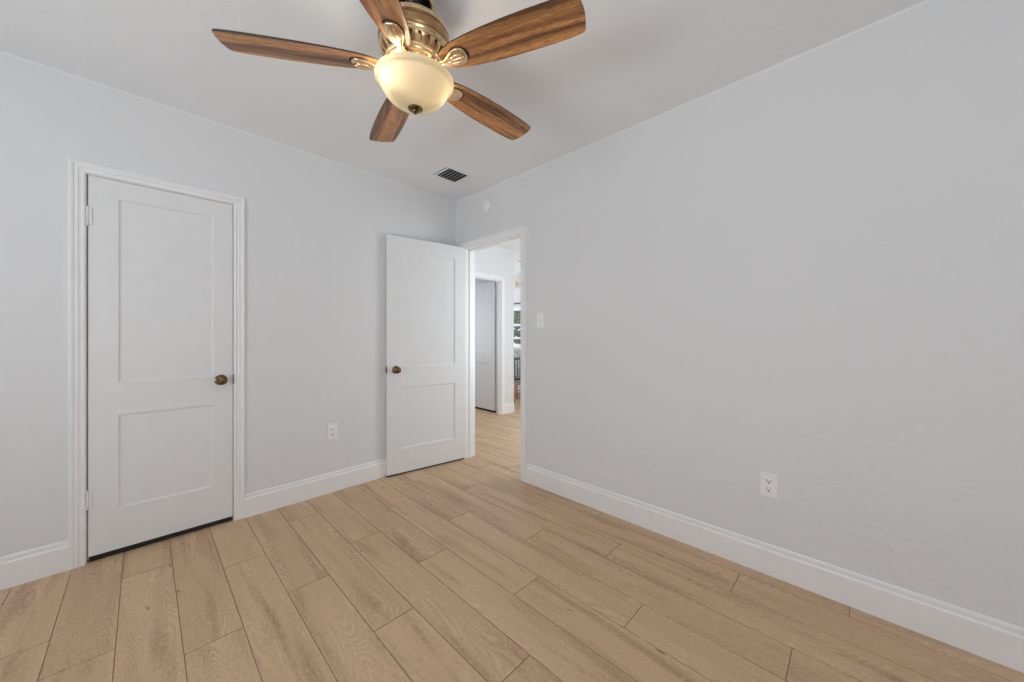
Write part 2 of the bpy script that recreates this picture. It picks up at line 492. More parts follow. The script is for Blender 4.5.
# ------------------------------------------------------------------ door casings + jambs (trim_n)
CS = [(0, 0), (0, 0.008), (0.004, 0.011), (0.010, 0.011), (0.013, 0.006), (0.021, 0.0085), (0.025, 0.013), (0.029, 0.009),
      (0.037, 0.010), (0.041, 0.015), (0.049, 0.016), (0.053, 0.013), (0.055, 0.009), (0.055, 0)]
CS2 = [(0, 0), (0, 0.010), (0.004, 0.013), (0.036, 0.015), (0.042, 0.019), (0.054, 0.020), (0.060, 0.015), (0.060, 0)]
def casing(name, T, A, B, top, prof, label, thick, stop=None):
    """T maps (s, out, z) -> world; opening from A to B"""
    bm = bmesh.new()
    o3 = lambda s, out, z: Vector(T(s, out, z))
    origin = o3(0, 0, 0); S = o3(1, 0, 0) - origin; N = o3(0, 1, 0) - origin; Z = Vector((0, 0, 1))
    a, b, t = A + 0.003 * -1, B + 0.003, top + 0.003
    path = [o3(a, 0, 0), o3(a, 0, t), o3(b, 0, t), o3(b, 0, 0)]
    frames = [(-S, N), (-S + Z, N), (S + Z, N), (S, N)]
    sweep(bm, prof, path, frames)
    # jamb lining
    def lin(s0, s1, z0, z1, o0, o1):
        p, q = o3(s0, o0, z0), o3(s1, o1, z1)
        box(bm, min(p.x, q.x), max(p.x, q.x), min(p.y, q.y), max(p.y, q.y), z0, z1)
    lin(A - JW, A, 0, top + JW, 0.0, -thick); lin(B, B + JW, 0, top + JW, 0.0, -thick); lin(A, B, top, top + JW, 0.0, -thick)
    if stop:
        s0, s1 = stop
        lin(A, A + 0.011, 0, top, s0, s1); lin(B - 0.011, B, 0, top, s0, s1); lin(A, B, top - 0.011, top, s0, s1)
    o = link(name, bm, M_TRIM); tag(o, label, 'door frame', kind='structure'); return o
casing('trim_1', lambda s, o, z: (o, s, z), D1a, D1b, DH, CS, 'white ridged casing around the closed closet door', 0.12, (-0.040, -0.052))
casing('trim_2', lambda s, o, z: (s, WB - o, z), O1, O2, OH, CS2, 'white casing around the open bedroom doorway', 0.116, (-0.042, -0.054))
casing('trim_3', lambda s, o, z: (-1.0 + o, s, z), D3a, D3b, OH, CS2, 'white casing around the far hall door', 0.10, (-0.03, -0.05))

# ------------------------------------------------------------------ doors
def slab(w, h, t, px0, px1, zr=0.217):
    """two-panel shaker door; local x 0..w, y -t/2..t/2, z 0..h"""
    bm = bmesh.new()
    zs = [0, zr, 0.722, 0.895, 1.882, h]
    xs = [0, px0, px1, w]
    dep, sl = 0.008, 0.009
    for sgn in (-1, 1):
        y = sgn * t / 2
        V = {}
        def v(i, k):
            if (i, k) not in V: V[(i, k)] = bm.verts.new((xs[i], y, zs[k]))
            return V[(i, k)]
        for i in range(3):
            for k in range(5):
                q = [v(i, k), v(i + 1, k), v(i + 1, k + 1), v(i, k + 1)]
                if i == 1 and k in (1, 3):
                    e = 0.003
                    def ring(off, d):
                        return [bm.verts.new((xs[1] + off, y - sgn * d, zs[k] + off)), bm.verts.new((xs[2] - off, y - sgn * d, zs[k] + off)),
                                bm.verts.new((xs[2] - off, y - sgn * d, zs[k + 1] - off)), bm.verts.new((xs[1] + off, y - sgn * d, zs[k + 1] - off))]
                    r0, r1, r2 = q, ring(0.002, dep * 0.75), ring(0.002 + sl, dep)
                    for a, b in ((r0, r1), (r1, r2)):
                        for m in range(4):
                            n = (m + 1) % 4
                            bm.faces.new((a[m], a[n], b[n], b[m]))
                    bm.faces.new(r2)
                else:
                    bm.faces.new(q)
    a, b = -t / 2, t / 2
    for (p) in ([(0, a, 0), (0, b, 0), (0, b, h), (0, a, h)], [(w, a, 0), (w, b, 0), (w, b, h), (w, a, h)],
                [(0, a, 0), (w, a, 0), (w, b, 0), (0, b, 0)], [(0, a, h), (w, a, h), (w, b, h), (0, b, h)]):
        bm.faces.new([bm.verts.new(c) for c in p])
    bmesh.ops.remove_doubles(bm, verts=bm.verts[:], dist=1e-5)
    bmesh.ops.recalc_face_normals(bm, faces=bm.faces[:])
    return bm

def knob_bm():
    """axis +z outwards from the door face"""
    bm = bmesh.new()
    lathe(bm, [(0, 0), (0.032, 0), (0.0325, 0.002), (0.030, 0.005), (0.022, 0.007), (0.0135, 0.009), (0.011, 0.013), (0.0105, 0.030),
               (0.014, 0.034), (0.022, 0.037), (0.0268, 0.043), (0.0278, 0.050), (0.0258, 0.056), (0.0205, 0.0605), (0.0185, 0.0595), (0.014, 0.0625), (0.007, 0.0635), (0, 0.064)], 40)
    # raised petals on the face
    for k in range(8):
        a = 2 * PI * k / 8
        M = Matrix.Rotation(a, 4, 'Z') @ Matrix.Translation((0.0145, 0, 0.0605)) @ Matrix.Diagonal((1.0, 0.45, 0.35, 1))
        bmesh.ops.create_uvsphere(bm, u_segments=8, v_segments=6, radius=0.0062, matrix=M)
    return bm

def hinge_bm():
    """painted butt hinge: knuckle along z, leaf plates both sides; origin at its middle"""
    bm = bmesh.new()
    hh = 0.089
    for k in range(5):
        z0 = -hh / 2 + hh / 5 * k
        lathe(bm, [(0, z0 + .0006), (0.0062, z0 + .0006), (0.0066, z0 + 0.002), (0.0066, z0 + hh / 5 - .002), (0.0062, z0 + hh / 5 - .0006), (0, z0 + hh / 5 - .0006)], 14)
    for s in (-1, 1):
        z = s * (hh / 2)
        lathe(bm, [(0, z), (0.005, z), (0.006, z + s * 0.003), (0.004, z + s * 0.007), (0, z + s * 0.008)], 12)
    box(bm, 0.004, 0.016, -0.002, 0.0015, -hh / 2, hh / 2, 0.0006)
    box(bm, -0.012, -0.004, -0.002, 0.0015, -hh / 2, hh / 2, 0.0006)
    return bm

def door(name, label, w, h, t, px, loc, rotz, knob_x, knob_z, hinge_x, hinge_side, latch_x, hinge_z=(0.295, 1.765), knobs=(-1, 1), zr=0.217):
    r = empty(name, loc, rotz); tag(r, label, 'door', kind='structure')
    link('door_panel', slab(w, h, t, *px, zr), M_DOOR, r)
    for s in knobs:
        k = link('door_knob', knob_bm(), M_BRONZE, r)
        k.matrix_local = Matrix.Translation((knob_x, s * t / 2, knob_z)) @ Matrix.Rotation(-s * PI / 2, 4, 'X')
    for z in hinge_z:
        hg = link('hinge', hinge_bm(), M_DOOR, r)
        hg.location = (hinge_x, hinge_side * (t / 2 + 0.0035), z)
        if hinge_side > 0: hg.rotation_euler = (PI, 0, 0)
    bm = bmesh.new()
    sx = 1 if latch_x > w / 2 else -1
    box(bm, min(latch_x, latch_x + sx * .0018), max(latch_x, latch_x + sx * .0018), -0.0125, 0.0125, knob_z - 0.029, knob_z + 0.029, 0.0005)
    # spring bolt
    if True:
        box(bm, min(latch_x, latch_x + sx * 0.009), max(latch_x, latch_x + sx * 0.009), -0.006, 0.007, knob_z - 0.009, knob_z + 0.009, 0.001)
    link('latch_plate', bm, M_BRONZE, r)
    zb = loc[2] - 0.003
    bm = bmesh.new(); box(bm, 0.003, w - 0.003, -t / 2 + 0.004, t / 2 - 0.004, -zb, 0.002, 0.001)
    link('under_door_shade', bm, M_DARK, r)  # added black strip, makes the under-door gap read as shade
    return r

# door_1: closet door. local x runs +y in the world (hinges at low y), local y -> -x, so the room face is local -y
TD = 0.035
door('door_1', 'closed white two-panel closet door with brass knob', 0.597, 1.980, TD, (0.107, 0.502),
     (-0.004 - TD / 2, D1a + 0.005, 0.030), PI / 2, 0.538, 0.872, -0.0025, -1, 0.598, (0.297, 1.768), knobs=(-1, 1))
# door_2: bedroom door swung open against the wall; hinge pin near (0.16, 0)
hp, fp = Vector((0.151, 0.0, 0)), Vector((0.047, -0.727, 0))
dv = (fp - hp).normalized(); ang = math.atan2(dv.y, dv.x); nv = Vector((-dv.y, dv.x, 0))   # local +y
org = hp - nv * (TD / 2) if nv.x > 0 else hp + nv * (TD / 2)
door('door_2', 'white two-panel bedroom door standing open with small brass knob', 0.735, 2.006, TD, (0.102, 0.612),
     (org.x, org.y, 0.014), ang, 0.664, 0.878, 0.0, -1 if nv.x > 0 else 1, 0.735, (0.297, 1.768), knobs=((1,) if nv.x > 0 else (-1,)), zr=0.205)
# door_3: far door opened into the side room, hinged at the right of its opening
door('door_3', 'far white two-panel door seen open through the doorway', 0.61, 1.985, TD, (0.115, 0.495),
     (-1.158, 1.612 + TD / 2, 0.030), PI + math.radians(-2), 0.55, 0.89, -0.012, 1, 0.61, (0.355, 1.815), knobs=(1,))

# white hinge leaves bridging the far door's dark gap are the hinges themselves; a strike on the closet jamb
bm = bmesh.new(); box(bm, -0.030, 0.0005, D1b - 0.0012, D1b + 0.0005, 0.872, 0.932, 0.0004)
st = link('strike_plate', bm, M_BRONZE, bpy.data.objects['trim_1'])

# ------------------------------------------------------------------ windows (structure); bedroom, hall and side-room ones are unseen, added for light
def window(name, T, w, z0, z1, label, bars=1, zm=None, munt=()):
    """T(s, o, z) -> world, s 0..w, o = depth from the room face outwards"""
    r = empty(name, T(w / 2, 0, z0)); tag(r, label, 'window', kind='structure')
    inv = r.location.copy()
    def bx(bm, s0, s1, o0, o1, a, b):
        p, q = Vector(T(s0, o0, a)) - inv, Vector(T(s1, o1, b)) - inv
        box(bm, min(p.x, q.x), max(p.x, q.x), min(p.y, q.y), max(p.y, q.y), min(p.z, q.z), max(p.z, q.z), 0.002)
    f = 0.045
    bm = bmesh.new()
    bx(bm, 0, f, 0.03, 0.09, z0, z1); bx(bm, w - f, w, 0.03, 0.09, z0, z1)
    bx(bm, f, w - f, 0.03, 0.09, z0, z0 + f); bx(bm, f, w - f, 0.03, 0.09, z1 - f, z1)
    link('window_frame', bm, M_TRIM, r)
    n = bars + 1
    cell = (w - 2 * f) / n
    for k in range(n):
        s0 = f + k * cell; s1 = s0 + cell; g = 0.03; zm = zm or z0 + (z1 - z0) * 0.5
        bm = bmesh.new()
        bx(bm, s0, s0 + g, .04, .08, z0 + f, z1 - f); bx(bm, s1 - g, s1, .04, .08, z0 + f, z1 - f)
        bx(bm, s0 + g, s1 - g, .04, .08, z0 + f, z0 + f + g); bx(bm, s0 + g, s1 - g, .04, .08, z1 - f - g, z1 - f)
        bx(bm, s0 + g, s1 - g, .035, .085, zm - 0.022, zm + 0.022)
        for mz in munt: bx(bm, s0 + g, s1 - g, .05, .07, mz - 0.018, mz + 0.018)
        sash = link('window_sash', bm, M_TRIM, r)
        bm = bmesh.new()
        bx(bm, s0 + g, s1 - g, .058, .062, z0 + f + g, z1 - f - g)
        link('window_pane', bm, M_PANE, r)
    bm = bmesh.new(); bx(bm, -0.06, w + 0.06, -0.05, 0.03, z0 - 0.03, z0)
    link('window_sill', bm, M_TRIM, r)
    return r
window('added_window_1', lambda s, o, z: (XR + o, WRa + s, z), WRb - WRa, WZ0, WZ1, 'wide white window added behind the camera as a light source')
window('added_window_2', lambda s, o, z: (WFa + s, YF - o, z), WFb - WFa, WZ0, WZ1, 'white double window added behind the camera as a light source, facing the doorway')
window('window_3', lambda s, o, z: (DX0 + s, 3.4 + o, z), DX1 - DX0, DZ0, DZ1, 'garden window glimpsed at the far end of the hall', 2, 1.412, (1.13,))
window('window_4', lambda s, o, z: (-4.3 - o, 2.02 + s, z), 1.2, 0.85, 2.05, 'side window of the dining room', 0)
window('added_window_5', lambda s, o, z: (1.25 + o, 0.6 + s, z), 1.4, 0.65, 2.05, 'window added for light in the unseen right wall of the hall', 0)
window('added_window_6', lambda s, o, z: (-2.6 - o, 0.2 + s, z), 1.1, 0.75, 1.95, 'unseen window added to light the small room behind the far door', 0)
# dark shade rod above the garden window
r = empty('curtain_rod', (-2.45, 3.365, 1.862)); tag(r, 'thin dark curtain rod above the far garden window', 'curtain rod')
bm = bmesh.new(); tube(bm, [(-1.12, 0, 0), (1.12, 0, 0)], 0.011, 12); link('rod', bm, M_IRON, r)
for s in (-1, 1):
    bm = bmesh.new()
    bmesh.ops.create_uvsphere(bm, u_segments=16, v_segments=10, radius=0.022, matrix=Matrix.Translation((s * 1.13, 0, 0)))
    link('rod_finial', bm, M_IRON, r, smooth=True)
    bm = bmesh.new(); box(bm, s * 1.0 - 0.006, s * 1.0 + 0.006, 0.0, 0.035, -0.006, 0.006); box(bm, s * 1.0 - .012, s * 1.0 + .012, 0.031, 0.035, -0.03, 0.03)
    link('rod_bracket', bm, M_IRON, r)

# ------------------------------------------------------------------ ceiling fan
ZB = 2.2077
UP = Vector((0.0344, -0.0323, 1)).normalized()
Q = Vector((0, 0, 1)).rotation_difference(UP)
PIV = H - ZB
piv = Vector((1.6290, -1.4088, ZB)) + UP * (PIV / UP.z)
fan = empty('ceiling_fan', (piv.x, piv.y, H))
tag(fan, 'brass ceiling fan with five walnut blades and a lit cream glass bowl', 'ceiling fan')
rig = Q.to_matrix().to_4x4() @ Matrix.Translation((0, 0, -PIV / UP.z))      # local: blade plane z = 0
def fpart(name, bm, mats, M=None, parent=None, smooth=False):
    o = link(name, bm, mats, fan, smooth=smooth)
    o.matrix_local = rig @ (M or Matrix.Identity(4))
    return o
bm = bmesh.new()
lathe(bm, [(0.060, 0.0), (0.064, -0.004), (0.066, -0.012), (0.070, -0.030), (0.074, -0.048), (0.0755, -0.060), (0.073, -0.066), (0.069, -0.064), (0.062, -0.040)], 48)
lathe(bm, [(0.062, -0.040), (0.055, -0.020), (0, -0.018)], 48, 1)
cn = link('canopy', bm, [M_GOLD, M_DARK], fan)
bm = bmesh.new(); lathe(bm, [(0, -0.022), (0.020, -0.026), (0.030, -0.038), (0.032, -0.048), (0.026, -0.062), (0.014, -0.070), (0, -0.071)], 32); link('hanger_ball', bm, M_IRON, fan)
bm = bmesh.new(); lathe(bm, [(0.0125, 0.27), (0.0125, 0.17)], 20); fpart('downrod', bm, M_GOLDB)
bm = bmesh.new()
lathe(bm, [(0, 0.178), (0.020, 0.178), (0.022, 0.190), (0.034, 0.190), (0.038, 0.180), (0.044, 0.172), (0.085, 0.166), (0.112, 0.156), (0.126, 0.142), (0.131, 0.132), (0.131, 0.124)], 64, 0)
lathe(bm, [(0.131, 0.124), (0.1265, 0.1225), (0.1265, 0.118), (0.131, 0.1165), (0.134, 0.106), (0.134, 0.092), (0.130, 0.081), (0.128, 0.079)], 64, 1)
lathe(bm, [(0.128, 0.079), (0.131, 0.076), (0.131, 0.071), (0.127, 0.068), (0.1265, 0.064), (0.129, 0.061), (0.127, 0.057), (0.123, 0.055)], 64, 0)
lathe(bm, [(0.107, 0.030), (0.110, 0.027), (0.110, 0.022), (0.105, 0.019), (0.101, 0.018), (0.102, 0.014), (0.098, 0.010), (0.090, 0.008), (0, 0.006)], 64, 0)
fpart('motor_housing', bm, [M_GOLD, M_GOLDB])
# slotted vent ring: bars with open slots over a dark core
bm = bmesh.new()
NB = 24
for k in range(NB):
    a0 = 2 * PI * k / NB; wv = 2 * PI / NB * 0.50
    rows = []
    for rr, zz in ((0.124, 0.056), (0.120, 0.046), (0.1135, 0.037), (0.107, 0.029)):
        wid = wv * (1.0 if 0.03 < zz < 0.05 else 1.35)
        rows.append([(rr, a0 - wid / 2, zz), (rr + 0.0015, a0, zz), (rr, a0 + wid / 2, zz), (rr - 0.008, a0 + wid / 2, zz + 0.002), (rr - 0.008, a0 - wid / 2, zz + 0.002)])
    vs = [[bm.verts.new((r_ * math.cos(a), r_ * math.sin(a), z)) for r_, a, z in row] for row in rows]
    for p, q in zip(vs, vs[1:]):
        for i in range(5):
            j = (i + 1) % 5; bm.faces.new((p[i], p[j], q[j], q[i]))
    bm.faces.new(vs[0]); bm.faces.new(vs[-1])
bmesh.ops.recalc_face_normals(bm, faces=bm.faces[:])
fpart('vent_ring', bm, M_GOLD)
bm = bmesh.new(); lathe(bm, [(0.112, 0.060), (0.108, 0.046), (0.100, 0.036), (0.094, 0.022)], 48); fpart('motor_core', bm, M_GOLDB)
# switch cup with scalloped beads
bm = bmesh.new()
lathe(bm, [(0.085, 0.008), (0.080, -0.004), (0.068, -0.010), (0.062, -0.016), (0.060, -0.034), (0.064, -0.040), (0.062, -0.044), (0, -0.045)], 48)
for k in range(24):
    a = 2 * PI * k / 24
    bmesh.ops.create_uvsphere(bm, u_segments=10, v_segments=8, radius=0.007, matrix=Matrix.Translation((0.083 * math.cos(a), 0.083 * math.sin(a), 0.004)))
for f in bm.faces: f.smooth = True
fpart('light_kit', bm, M_GOLD)
# glass bowl with wall thickness
bm = bmesh.new()
outer = [(0.1440, -0.037), (0.1480, -0.041), (0.1490, -0.047), (0.1465, -0.053), (0.1400, -0.057), (0.1345, -0.061), (0.1325, -0.067), (0.1295, -0.075),
         (0.122, -0.089), (0.110, -0.105), (0.094, -0.121), (0.072, -0.134), (0.046, -0.143), (0.020, -0.147), (0, -0.148)]
inner = [(0, -0.144), (0.044, -0.139), (0.070, -0.130), (0.092, -0.117), (0.109, -0.102), (0.122, -0.086), (0.131, -0.072), (0.134, -0.060), (0.139, -0.053), (0.1465, -0.049), (0.1475, -0.044), (0.1435, -0.040), (0.1475, -0.036)]
lathe(bm, outer, 72)
bowl = fpart('glass_bowl', bm, M_BOWL)
bm = bmesh.new()
lathe(bm, [(0, -0.1465), (0.026, -0.1455), (0.029, -0.148), (0.0275, -0.152), (0.021, -0.154), (0.016, -0.155), (0.012, -0.158), (0.0115, -0.161), (0.0085, -0.164), (0.004, -0.170), (0, -0.172)], 32)
fpart('bowl_finial', bm, M_BRONZE)
# bulbs with sockets
for k, (bxk, byk) in enumerate(((0.000, -0.076), (0.030, 0.068))):
    bm = bmesh.new()
    M = Matrix.Translation((bxk, byk, -0.045))
    lathe(bm, [(0.013, 0.002), (0.013, -0.014), (0, -0.014)], 16, 0, M)
    lathe(bm, [(0.010, -0.014), (0.014, -0.022), (0.021, -0.034), (0.022, -0.044), (0.016, -0.055), (0, -0.060)], 20, 1, M)
    fpart('light_bulb', bm, [M_GOLDB, emis('warm_bulb_%s' % 'ab'[k], (1.0, 0.82, 0.55), 9.0)])
    pl = bpy.data.lights.new('fan_lamp', 'POINT'); pl.energy = 3.6 if k == 0 else 2.6; pl.color = (1.0, 0.89, 0.72); pl.shadow_soft_size = 0.022
    po = bpy.data.objects.new('fan_lamp', pl); COL.objects.link(po); po.parent = fan
    po.matrix_local = rig @ Matrix.Translation((bxk * 1.08, byk * 1.08, -0.052))

def blade_outline():
    up = [(0.122, 0.0), (0.123, 0.014), (0.128, 0.026), (0.140, 0.036), (0.165, 0.046), (0.20, 0.0545), (0.25, 0.061), (0.32, 0.0665), (0.40, 0.070), (0.48, 0.0710),
          (0.55, 0.0705), (0.60, 0.0685), (0.632, 0.0655), (0.643, 0.0625), (0.650, 0.055), (0.6535, 0.035), (0.6565, 0.017)]
    dn = [(x, -y) for x, y in reversed(up[1:])]
    return up + [(0.6575, 0.0)] + dn
def blade_bm():
    bm = bmesh.new()
    o = blade_outline(); t = 0.0055
    lo = [bm.verts.new((x, y, -t / 2)) for x, y in o]; hi = [bm.verts.new((x, y, t / 2)) for x, y in o]
    f = bm.faces.new(lo); f.material_index = 0
    g = bm.faces.new(hi); g.material_index = 0
    for i in range(len(o)):
        j = (i + 1) % len(o)
        q = bm.faces.new((lo[i], lo[j], hi[j], hi[i])); q.material_index = 1
    bmesh.ops.recalc_face_normals(bm, faces=bm.faces[:])
    return bm
def iron_bm():
    """curved arm from the motor ending in an ornate domed oval below the blade"""
    bm = bmesh.new()
    secs = [(0.080, 0.013, 0.006, -0.001), (0.100, 0.013, 0.006, -0.006), (0.118, 0.011, 0.006, -0.012), (0.136, 0.011, 0.007, -0.014), (0.150, 0.016, 0.008, -0.0125),
            (0.165, 0.025, 0.009, -0.0105), (0.182, 0.032, 0.0095, -0.0095), (0.200, 0.0345, 0.009, -0.009), (0.214, 0.031, 0.0075, -0.008), (0.223, 0.023, 0.006, -0.007), (0.229, 0.010, 0.004, -0.006)]
    rows = []
    N = 16
    for x, w_, h_, z in secs:
        rows.append([bm.verts.new((x, w_ * math.cos(2 * PI * k / N), z + h_ * math.sin(2 * PI * k / N))) for k in range(N)])
    for a, b in zip(rows, rows[1:]):
        for k in range(N):
            f = bm.faces.new((a[k], a[(k + 1) % N], b[(k + 1) % N], b[k])); f.smooth = True
    bm.faces.new(rows[0]); bm.faces.new(rows[-1])
    # raised centre ridge and side scrolls
    for y, r0, x0, x1 in ((0, 0.0045, 0.150, 0.222), (0.015, 0.0035, 0.168, 0.214), (-0.015, 0.0035, 0.168, 0.214)):
        tube(bm, [(x0 + (x1 - x0) * i / 6, y * (0.6 + 0.4 * math.sin(PI * i / 6)), -0.0165 - 0.0015 * math.sin(PI * i / 6)) for i in range(7)], [r0 * (0.5 + 0.5 * math.sin(PI * i / 6)) + 0.0006 for i in range(7)], 8)
    bmesh.ops.recalc_face_normals(bm, faces=bm.faces[:])
    return bm
def rim_bm():
    """dark oval under the blade, standing for the shadow at the iron end"""
    bm = bmesh.new(); N = 32
    def ring(a, b, z): return [bm.verts.new((0.196 + a * math.cos(2 * PI * k / N), b * math.sin(2 * PI * k / N), z)) for k in range(N)]
    r1, r2 = ring(0.041, 0.0355, -0.0028), ring(0.040, 0.0345, -0.0068)
    for k in range(N): bm.faces.new((r1[k], r1[(k + 1) % N], r2[(k + 1) % N], r2[k]))
    bm.faces.new(r2); bmesh.ops.recalc_face_normals(bm, faces=bm.faces[:])
    return bm
b0 = link('fan_blade', blade_bm(), [M_BLADE, M_BLADE_EDGE], fan)
i0 = link('blade_iron', iron_bm(), M_GOLD, b0)
s0 = link('iron_shadow', rim_bm(), M_BLADE_EDGE, b0)  # dark shape in place of the shadow at the iron end
for k in range(5):
    if k == 0: b, i_, s_ = b0, i0, s0
    else:
        b, i_, s_ = b0.copy(), i0.copy(), s0.copy()
        for c in (b, i_, s_): COL.objects.link(c)
        b.parent = fan; i_.parent = b; s_.parent = b
    a = math.radians(20.94 + 72 * k)
    b.matrix_local = rig @ Matrix.Rotation(a, 4, 'Z') @ Matrix.Rotation(-0.167, 4, 'X')

# ------------------------------------------------------------------ outlets, switch, blank cover
def outlet(name, loc, rotz, label):
    """local: x right, z up, -y towards the room"""
    r = empty(name, loc, rotz); tag(r, label, 'electrical outlet', 'duplex outlets on the bedroom walls')
    bm = bmesh.new(); box(bm, -0.036, 0.036, -0.0075, 0, -0.0585, 0.0585, 0.002); link('cover_plate', bm, M_PLATE, r)
    bm = bmesh.new(); box(bm, -0.0168, 0.0168, -0.0088, -0.006, -0.0335, 0.0335, 0.001)
    for z in (-0.0195, 0.0195):
        lathe(bm, [(0, 0.0097), (0.0135, 0.0097), (0.0145, 0.0085), (0.0145, 0.006)], 24, 0, Matrix.Translation((0, 0, z)) @ Matrix.Rotation(PI / 2, 4, 'X'))
    rec = link('receptacle', bm, M_PLATE, r)
    for z in (-0.0195, 0.0195):
        bm = bmesh.new()
        box(bm, -0.0078, -0.0054, -0.0103, -0.009, z - 0.001, z + 0.0085)
        box(bm, 0.0054, 0.0078, -0.0103, -0.009, z + 0.000, z + 0.0075)
        lathe(bm, [(0, 0.0103), (0.0032, 0.0103), (0.0032, 0.009)], 14, 0, Matrix.Translation((0, 0, z - 0.0075)) @ Matrix.Rotation(PI / 2, 4, 'X'))
        link('socket_slots', bm, M_DARK, rec)
    for z in (-0.048, 0.048):
        bm = bmesh.new()
        lathe(bm, [(0, 0.0075), (0.0022, 0.0073), (0.003, 0.0062), (0.003, 0.0055)], 14, 0, Matrix.Translation((0, 0, z)) @ Matrix.Rotation(PI / 2, 4, 'X'))
        link('screw', bm, M_PLATE, r)
    return r
outlet('wall_outlet', (2.5400, WB, 0.442), 0, 'white duplex wall outlet low on the wall right of the doorway')
outlet('wall_outlet', (0, -1.1425, 0.456), PI / 2, 'white duplex wall outlet between the closet door and the open door')
r = empty('light_switch', (1.081, WB, 1.300)); tag(r, 'white toggle light switch on the wall right of the doorway', 'light switch')
bm = bmesh.new(); box(bm, -0.0355, 0.0355, -0.0065, 0, -0.058, 0.058, 0.0025); link('cover_plate', bm, M_PLATE, r)
bm = bmesh.new(); box(bm, -0.0055, 0.0055, -0.0075, -0.006, -0.013, 0.013, 0.0006)
v = box(bm, -0.0042, 0.0042, -0.018, -0.006, -0.005, 0.005, 0.0008)
tg = link('toggle', bm, M_PLATE, r)
for vv in tg.data.vertices:
    if vv.co.y < -0.010: vv.co.z -= 0.0075
for z in (-0.030, 0.030):
    bm = bmesh.new(); lathe(bm, [(0, 0.0085), (0.0022, 0.008), (0.003, 0.0066), (0.003, 0.006)], 14, 0, Matrix.Translation((0, 0, z)) @ Matrix.Rotation(PI / 2, 4, 'X'))
    link('screw', bm, M_PLATE, r)
r = empty('round_cover', (0.460, WB, 2.342)); tag(r, 'small round white cover disc high on the wall above the doorway', 'wall cover')
RX = Matrix.Rotation(PI / 2, 4, 'X')
bm = bmesh.new(); lathe(bm, [(0, 0.0), (0.056, 0.0), (0.0565, 0.010), (0.054, 0.017), (0.048, 0.021), (0.030, 0.0235), (0, 0.0245)], 48, 0, RX); link('cover_body', bm, M_PLATE, r)
bm = bmesh.new(); lathe(bm, [(0.030, 0.022), (0.031, 0.0262), (0.028, 0.0285), (0.010, 0.0290), (0, 0.0290)], 32, 0, RX); link('cover_centre', bm, M_PLATE, r)

# ------------------------------------------------------------------ ceiling vent
r = empty('ceiling_vent', (0.456, -0.368, H))
tag(r, 'rectangular white ceiling register with dark louvers near the corner', 'air vent')
VX, VY = 0.090, 0.093
bm = bmesh.new()
e = 0.030
for a in ((-VX - e, -VX, -VY - e, VY + e), (VX, VX + e, -VY - e, VY + e), (-VX, VX, -VY - e, -VY), (-VX, VX, VY, VY + e)):
    box(bm, a[0], a[1], a[2], a[3], -0.006, -0.0005, 0.0015)
link('vent_frame', bm, M_CEIL, r)
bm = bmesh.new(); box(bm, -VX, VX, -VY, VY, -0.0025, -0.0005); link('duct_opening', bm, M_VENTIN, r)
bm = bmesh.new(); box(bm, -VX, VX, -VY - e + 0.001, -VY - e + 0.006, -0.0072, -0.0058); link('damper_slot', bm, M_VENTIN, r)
NL = 6
sl = None
for k in range(NL):
    y = -VY + (k + 0.62) * 2 * VY / NL
    if sl is None:
        bm = bmesh.new(); box(bm, -VX, VX, -0.0068, 0.0068, -0.0006, 0.0006, 0.0003); sl = link('louver', bm, M_PLATE, r); c = sl
    else:
        c = sl.copy(); COL.objects.link(c); c.parent = r
    c.location = (0, y, -0.009); c.rotation_euler = (math.radians(34), 0, 0)

# ------------------------------------------------------------------ dining room glimpse
M_OAKL = plain('chair_leg_wood', (0.36, 0.21, 0.11), 0.4)
M_SEAT = plain('black_seat_vinyl', (0.015, 0.015, 0.017), 0.5)
M_SPIN = plain('slate_painted_spindle', (0.10, 0.12, 0.15), 0.45)
def dining_chair(loc, rz, label):
    r = empty('dining_chair', loc, rz); tag(r, label, 'chair')
    # local: front +y, back -y
    bm = bmesh.new(); box(bm, -0.22, 0.22, -0.20, 0.22, 0.425, 0.455, 0.012); link('seat', bm, M_SEAT, r)
    for sx, sy in ((-1, -1), (1, -1), (-1, 1), (1, 1)):
        bm = bmesh.new(); tube(bm, [(sx * 0.19, sy * 0.17, 0.43), (sx * 0.200, sy * 0.19, 0.2), (sx * 0.215, sy * 0.215, 0.0)], [0.018, 0.016, 0.011], 12)
        link('leg', bm, M_OAKL, r)
    for sx in (-1, 1):
        bm = bmesh.new(); tube(bm, [(sx * 0.203, -0.19, 0.19), (sx * 0.203, 0.19, 0.19)], 0.009, 10); link('stretcher', bm, M_OAKL, r)
    for sy in (-1, 1):
        bm = bmesh.new(); tube(bm, [(-0.203, sy * 0.19, 0.19), (0.203, sy * 0.19, 0.19)], 0.009, 10); link('stretcher', bm, M_OAKL, r)
    for sx in (-1, 1):
        bm = bmesh.new(); tube(bm, [(sx * 0.200, -0.185, 0.44), (sx * 0.212, -0.235, 0.80)], [0.014, 0.011], 10); link('back_post', bm, M_SPIN, r)
    for k in range(8):
        x = -0.1645 + 0.047 * k
        bm = bmesh.new(); tube(bm, [(x * 0.9, -0.185, 0.44), (x, -0.232, 0.78)], 0.008, 8); link('spindle', bm, M_SPIN, r)
    bm = bmesh.new()
    tube(bm, [(-0.225 + 0.045 * i, -0.237 - 0.015 * math.sin(PI * i / 10), 0.79) for i in range(11)], 0.018, 10)
    link('crest_rail', bm, M_SPIN, r)
    return r
dining_chair((-1.362, 2.567, 0), math.radians(44), 'dark spindle-back dining chair with black seat glimpsed past the hall corner')
